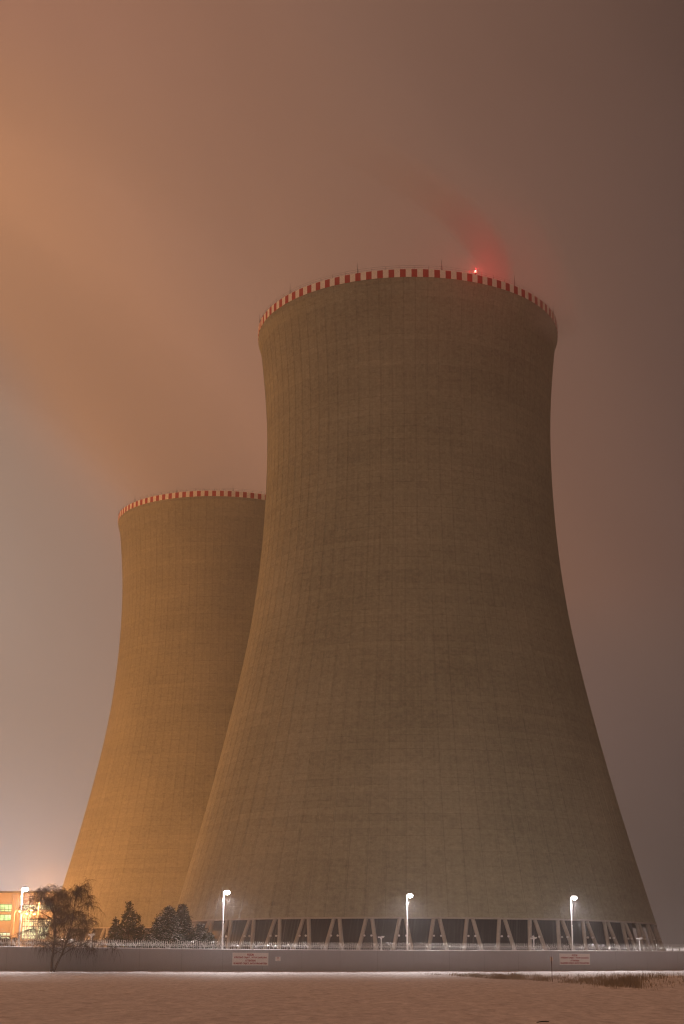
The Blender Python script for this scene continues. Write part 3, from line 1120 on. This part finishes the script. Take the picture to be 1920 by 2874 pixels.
def conifer(px, ptop, Y, width, label, seed, snowy=0.0, pine=False, base_frac=.06, cone=1.0):
    rn = random.Random(seed)
    top = unp(px, ptop, Y)
    z0 = float(gz(top.x, Y)) - .1
    H = top.z - z0
    root = empty('pine_tree' if pine else 'spruce_tree', (top.x, Y, z0))
    tag(root, label, 'tree', 'conifers behind the wall')
    tr = MB(); fo = MB(); sn = MB()
    tr.tube([(0, 0, 0), (.08, 0, H * .4), (-.05, .05, H * .75), (0, 0, H * .985)], [.2 + H * .008, .15, .08, .02], 7, caps=False)
    nb = int(H * (6.0 if pine else 10))
    W = width / 2

    def tuft(c, d, size, n, snow):
        for _ in range(n):
            v = Vector((rn.gauss(0, .6), rn.gauss(0, .6), rn.gauss(.1 if pine else -.12, .5))) + d * .5
            v.normalize()
            L = size * rn.uniform(.6, 1.25)
            wv = v.cross(Vector((rn.gauss(0, 1), rn.gauss(0, 1), rn.gauss(0, 1)))).normalized() * size * rn.uniform(.10, .2)
            o = c + Vector((rn.gauss(0, .4), rn.gauss(0, .4), rn.gauss(0, .3))) * size
            fo.add([o - wv * .6, o + wv * .6, o + v * L * .6 + wv, o + v * L, o + v * L * .6 - wv], [(0, 1, 2, 3, 4)])
            if rn.random() < snow * .55:
                s_ = size * rn.uniform(.22, .46)
                o2 = o + v * L * rn.uniform(.2, .8) + Vector((0, 0, size * .16))
                a = rn.uniform(0, 3.1)
                e1 = Vector((math.cos(a), math.sin(a), rn.uniform(-.35, .25))) * s_ * 1.5; e2 = Vector((-math.sin(a), math.cos(a), rn.uniform(-.3, .3))) * s_ * .7
                up = Vector((0, 0, s_ * .45))
                sn.add([o2 - e1, o2 - e2, o2 + e1, o2 + e2, o2 + up], [(0, 1, 4), (1, 2, 4), (2, 3, 4), (3, 0, 4), (3, 2, 1, 0)])
    for b in range(nb):
        t = base_frac + (1 - base_frac) * (b + rn.random()) / nb
        a = b * 2.39996 + rn.uniform(-.3, .3)
        if pine:
            shape = math.sin(min(1, (t + .12)) * math.pi) ** .6 * (1 - .35 * t)
            shape *= .72 + .28 * math.sin(t * 17 + a * 1.5 + seed)
            if t > .8: shape = min(shape, (1.02 - t) * 1.7 + .06)
        else:
            shape = (1 - t) ** (.75 * cone) + .04
        L = W * shape * rn.uniform(.75, 1.15)
        if L < .12: L = .12
        up = .30 if pine else (.05 + .45 * t)
        p = Vector((0, 0, H * t)); v = Vector((math.cos(a), math.sin(a), up)).normalized()
        n = max(2, int(L / .30))
        pts = [p.copy()]; q_ = p.copy()
        for i in range(n):
            v = (v + Vector((rn.uniform(-.12, .12), rn.uniform(-.12, .12), (.06 if pine else -.10 + .05 * i)))).normalized()
            q_ = q_ + v * (L / n); pts.append(q_.copy())
        tr.tube(pts, [.035 * (1 - .7 * i / n) for i in range(n + 1)], 3, caps=False)
        for i in range(1, n + 1):
            if pine and i < n * .55: continue
            frac = i / n
            tuft(pts[i], (pts[i] - pts[i - 1]).normalized(), .50 if pine else .40, 15 if pine else 10, snowy * (.5 + .5 * frac))
            if frac < .95:
                for sgn in (-1, 1):
                    if rn.random() < .75:
                        sd = (pts[i] - pts[i - 1]).cross(Vector((0, 0, 1))).normalized() * sgn * (1 - frac * .6) * L * .28
                        tuft(pts[i] + sd + Vector((0, 0, -.05)), sd.normalized(), .36, 7, snowy)
    tuft(Vector((0, 0, H * .97)), Vector((0, 0, 1)), .3, 14, snowy)
    tr.build('trunk', M['pinebark'], root)
    fo.build('foliage', M['needle'], root)
    if snowy: sn.build('snow', M['snowcap'], root)
    return root


conifer(364, 2534, 268, 8.4, 'tall dark pine left of the snowy spruces, its crown with gaps', 3, 0.04, True)
conifer(326, 2581, 270, 4.2, 'short dark pine left of the tall dark pine', 4, 0.04, True, cone=.8)
conifer(397, 2603, 272, 5.6, 'low dark pine right of the tall dark pine', 5, 0.05, True)
conifer(476, 2547, 262, 10.2, 'broad snow dusted spruce, left one of the snowy spruces', 6, .28)
conifer(512, 2541, 268, 7.6, 'slim darker spruce behind the right side of the broad snowy one', 7, .12)
conifer(448, 2578, 258, 7.4, 'lower snow dusted spruce at the left foot of the broad one', 8, .34)
conifer(492, 2585, 257, 5.6, 'low snow dusted spruce between the two taller spruces', 15, .34)
conifer(562, 2598, 262, 6.0, 'small spruce with snow specks beside the lamp pole', 9, .2, cone=.8)
conifer(585, 2622, 260, 4.6, 'smallest snowy conifer just left of the lamp pole', 10, .25, cone=.7)


# ------------------------------------------------------------------ dry grass
def grass():
    rn = random.Random(5)
    m = MB()
    LOW = ([1190, 1260, 1400, 1480, 1560, 1640, 1700, 1800, 1860, 1920, 1990], [2737, 2739, 2749, 2751, 2759, 2763, 2769, 2775, 2773, 2772, 2773])
    HI = ([1190, 1260, 1400, 1560, 1700, 1800, 1860, 1920, 1990], [2735, 2734, 2735, 2737, 2737, 2737, 2734, 2732, 2732])
    cnt = 0
    while cnt < 8500:
        px = rn.uniform(1190, 1985)
        a, b = np.interp(px, *HI), np.interp(px, *LOW)
        t = rn.random()
        py = a + (b - a) * t
        dens = min(1, (px - 1190) / 200 + .04)
        if px > 1800: dens *= .10 if t > .40 else .8
        if t < .3: dens *= .35
        cl = math.sin(px * .045 + py * .3) + math.sin(px * .11 - py * .17) + math.sin(px * .019)
        if rn.random() > dens * (.55 + .25 * cl): continue
        p = hit(px, py) if cnt % 3 == 0 or cnt < 3 else None
        if p is None:
            if cnt % 3 == 0: cnt += 1; continue
            p = last + Vector((rn.gauss(0, .35), rn.gauss(0, 1.0), 0)); p.z = float(gz(p.x, p.y))
        last = p
        h = rn.uniform(.10, .34) * (1.0 + .35 * max(0, cl)) * (1.6 if rn.random() < .04 else 1)
        ln = Vector((rn.gauss(0, .3), rn.gauss(0, .3), 0)) * h
        w_ = rn.uniform(.010, .022)
        a_ = rn.uniform(0, 3.14)
        wv = Vector((math.cos(a_), math.sin(a_), 0)) * w_
        m.add([p - wv, p + wv, p + ln * .4 + wv * .7 + Vector((0, 0, h * .6)), p + ln + Vector((0, 0, h)), p + ln * .4 - wv * .7 + Vector((0, 0, h * .6))], [(0, 1, 2, 3, 4)])
        cnt += 1
    o = m.build('dry_grass', M['grass'])
    tag(o, 'dry brown grass standing out of the snow along the right edge of the field', 'grass', kind='stuff')


grass()


# ------------------------------------------------------------------ steam
def plume(loc, ax, bx_, r0, r1, Hp, dens, name, label, ytilt=0.0, seed=0.0):
    n, k = 22, 24
    m = MB(); vs = []
    for i in range(n):
        z = Hp * i / (n - 1)
        ox = ax * z + bx_ * z * z
        r_ = r0 + (r1 - r0) * z / Hp
        for j in range(k):
            t = 2 * math.pi * j / k
            vs.append((ox + r_ * math.cos(t), ytilt * z + r_ * math.sin(t), z))
    fs = [(i * k + j, i * k + (j + 1) % k, (i + 1) * k + (j + 1) % k, (i + 1) * k + j) for i in range(n - 1) for j in range(k)]
    fs.append(tuple(range(k - 1, -1, -1))); fs.append(tuple(range((n - 1) * k, n * k)))
    m.add(vs, fs)
    mt = bpy.data.materials.new('steam'); mt.use_nodes = True
    t = NT(mt.node_tree); t.n.clear()
    o = t.node('ShaderNodeTexCoord').outputs['Object']
    x, y, z = t.sep(o)
    ox = t.m('ADD', t.m('MULTIPLY', z, ax), t.m('MULTIPLY', t.m('MULTIPLY', z, z), bx_))
    nz = t.noise(t.comb(t.m('ADD', t.m('SUBTRACT', x, ox), seed), t.m('SUBTRACT', y, t.m('MULTIPLY', z, ytilt)), t.m('MULTIPLY', z, .35)), .022, 3, .55)
    xx = t.m('SUBTRACT', x, ox); yy = t.m('SUBTRACT', y, t.m('MULTIPLY', z, ytilt))
    rr = t.m('SQRT', t.m('ADD', t.m('MULTIPLY', xx, xx), t.m('MULTIPLY', yy, yy)))
    rz = t.m('ADD', r0, t.m('MULTIPLY', z, (r1 - r0) / Hp))
    q = t.m('SUBTRACT', 1.0, t.m('DIVIDE', rr, rz))
    edge = t.mr(t.m('ADD', q, t.m('MULTIPLY', t.m('SUBTRACT', nz, .5), .55)), .0, .45)
    edge = t.m('MULTIPLY', edge, t.mr(q, 0.0, .12))
    fade = t.mr(z, Hp * .35, Hp * .98, 1.0, 0.0)
    thin = t.m('DIVIDE', r0, rz)
    d = t.m('MULTIPLY', t.m('MULTIPLY', edge, fade), t.m('MULTIPLY', thin, dens))
    v = t.node('ShaderNodeVolumePrincipled')
    v.inputs['Color'].default_value = (.97, .97, .97, 1)
    v.inputs['Anisotropy'].default_value = .15
    t.put(v.inputs['Density'], d)
    t.l.new(v.outputs[0], t.node('ShaderNodeOutputMaterial').inputs['Volume'])
    ob = m.build(name, mt)
    ob.location = loc
    tag(ob, label, 'steam', kind='stuff')
    return ob


plume((16.64, 357.95, HR + ZOFF - 3), -.25, -.0085, 34, 95, 170, .007, 'steam_plume', 'steam drifting up and left from the nearer tower, reddened by the beacon', seed=3.0)
plume((-44.52, 536.58, HR + ZOFF - 1), -.55, -.0055, 34, 120, 240, .009, 'steam_plume', 'steam drifting up and left from the farther tower', seed=9.0)


_b = unp(1388, 760, 333)
plume((_b.x, 333, HR + ZOFF - 1), .20, -.026, 4.5, 12, 50, .12, 'steam_wisp', 'wisp of steam glowing red above the warning light of the nearer tower', seed=5.0)

plume((50, 337, HR + ZOFF - 9), -.12, -.010, 9, 20, 48, .030, 'steam_wisp', 'thin steam spilling over the right side of the nearer tower rim', seed=7.0)


# ------------------------------------------------------------------ night mist
def haze():
    m = MB(); m.box((0, 330, 215), (1400, 900, 434))
    mt = bpy.data.materials.new('mist'); mt.use_nodes = True
    t = NT(mt.node_tree); t.n.clear()
    v = t.node('ShaderNodeVolumePrincipled')
    v.inputs['Color'].default_value = (.95, .95, .96, 1)
    v.inputs['Density'].default_value = .0004
    v.inputs['Anisotropy'].default_value = .8
    t.l.new(v.outputs[0], t.node('ShaderNodeOutputMaterial').inputs['Volume'])
    o = m.build('haze', mt)
    tag(o, 'thin frosty night mist around the towers', 'haze', kind='stuff')


haze()
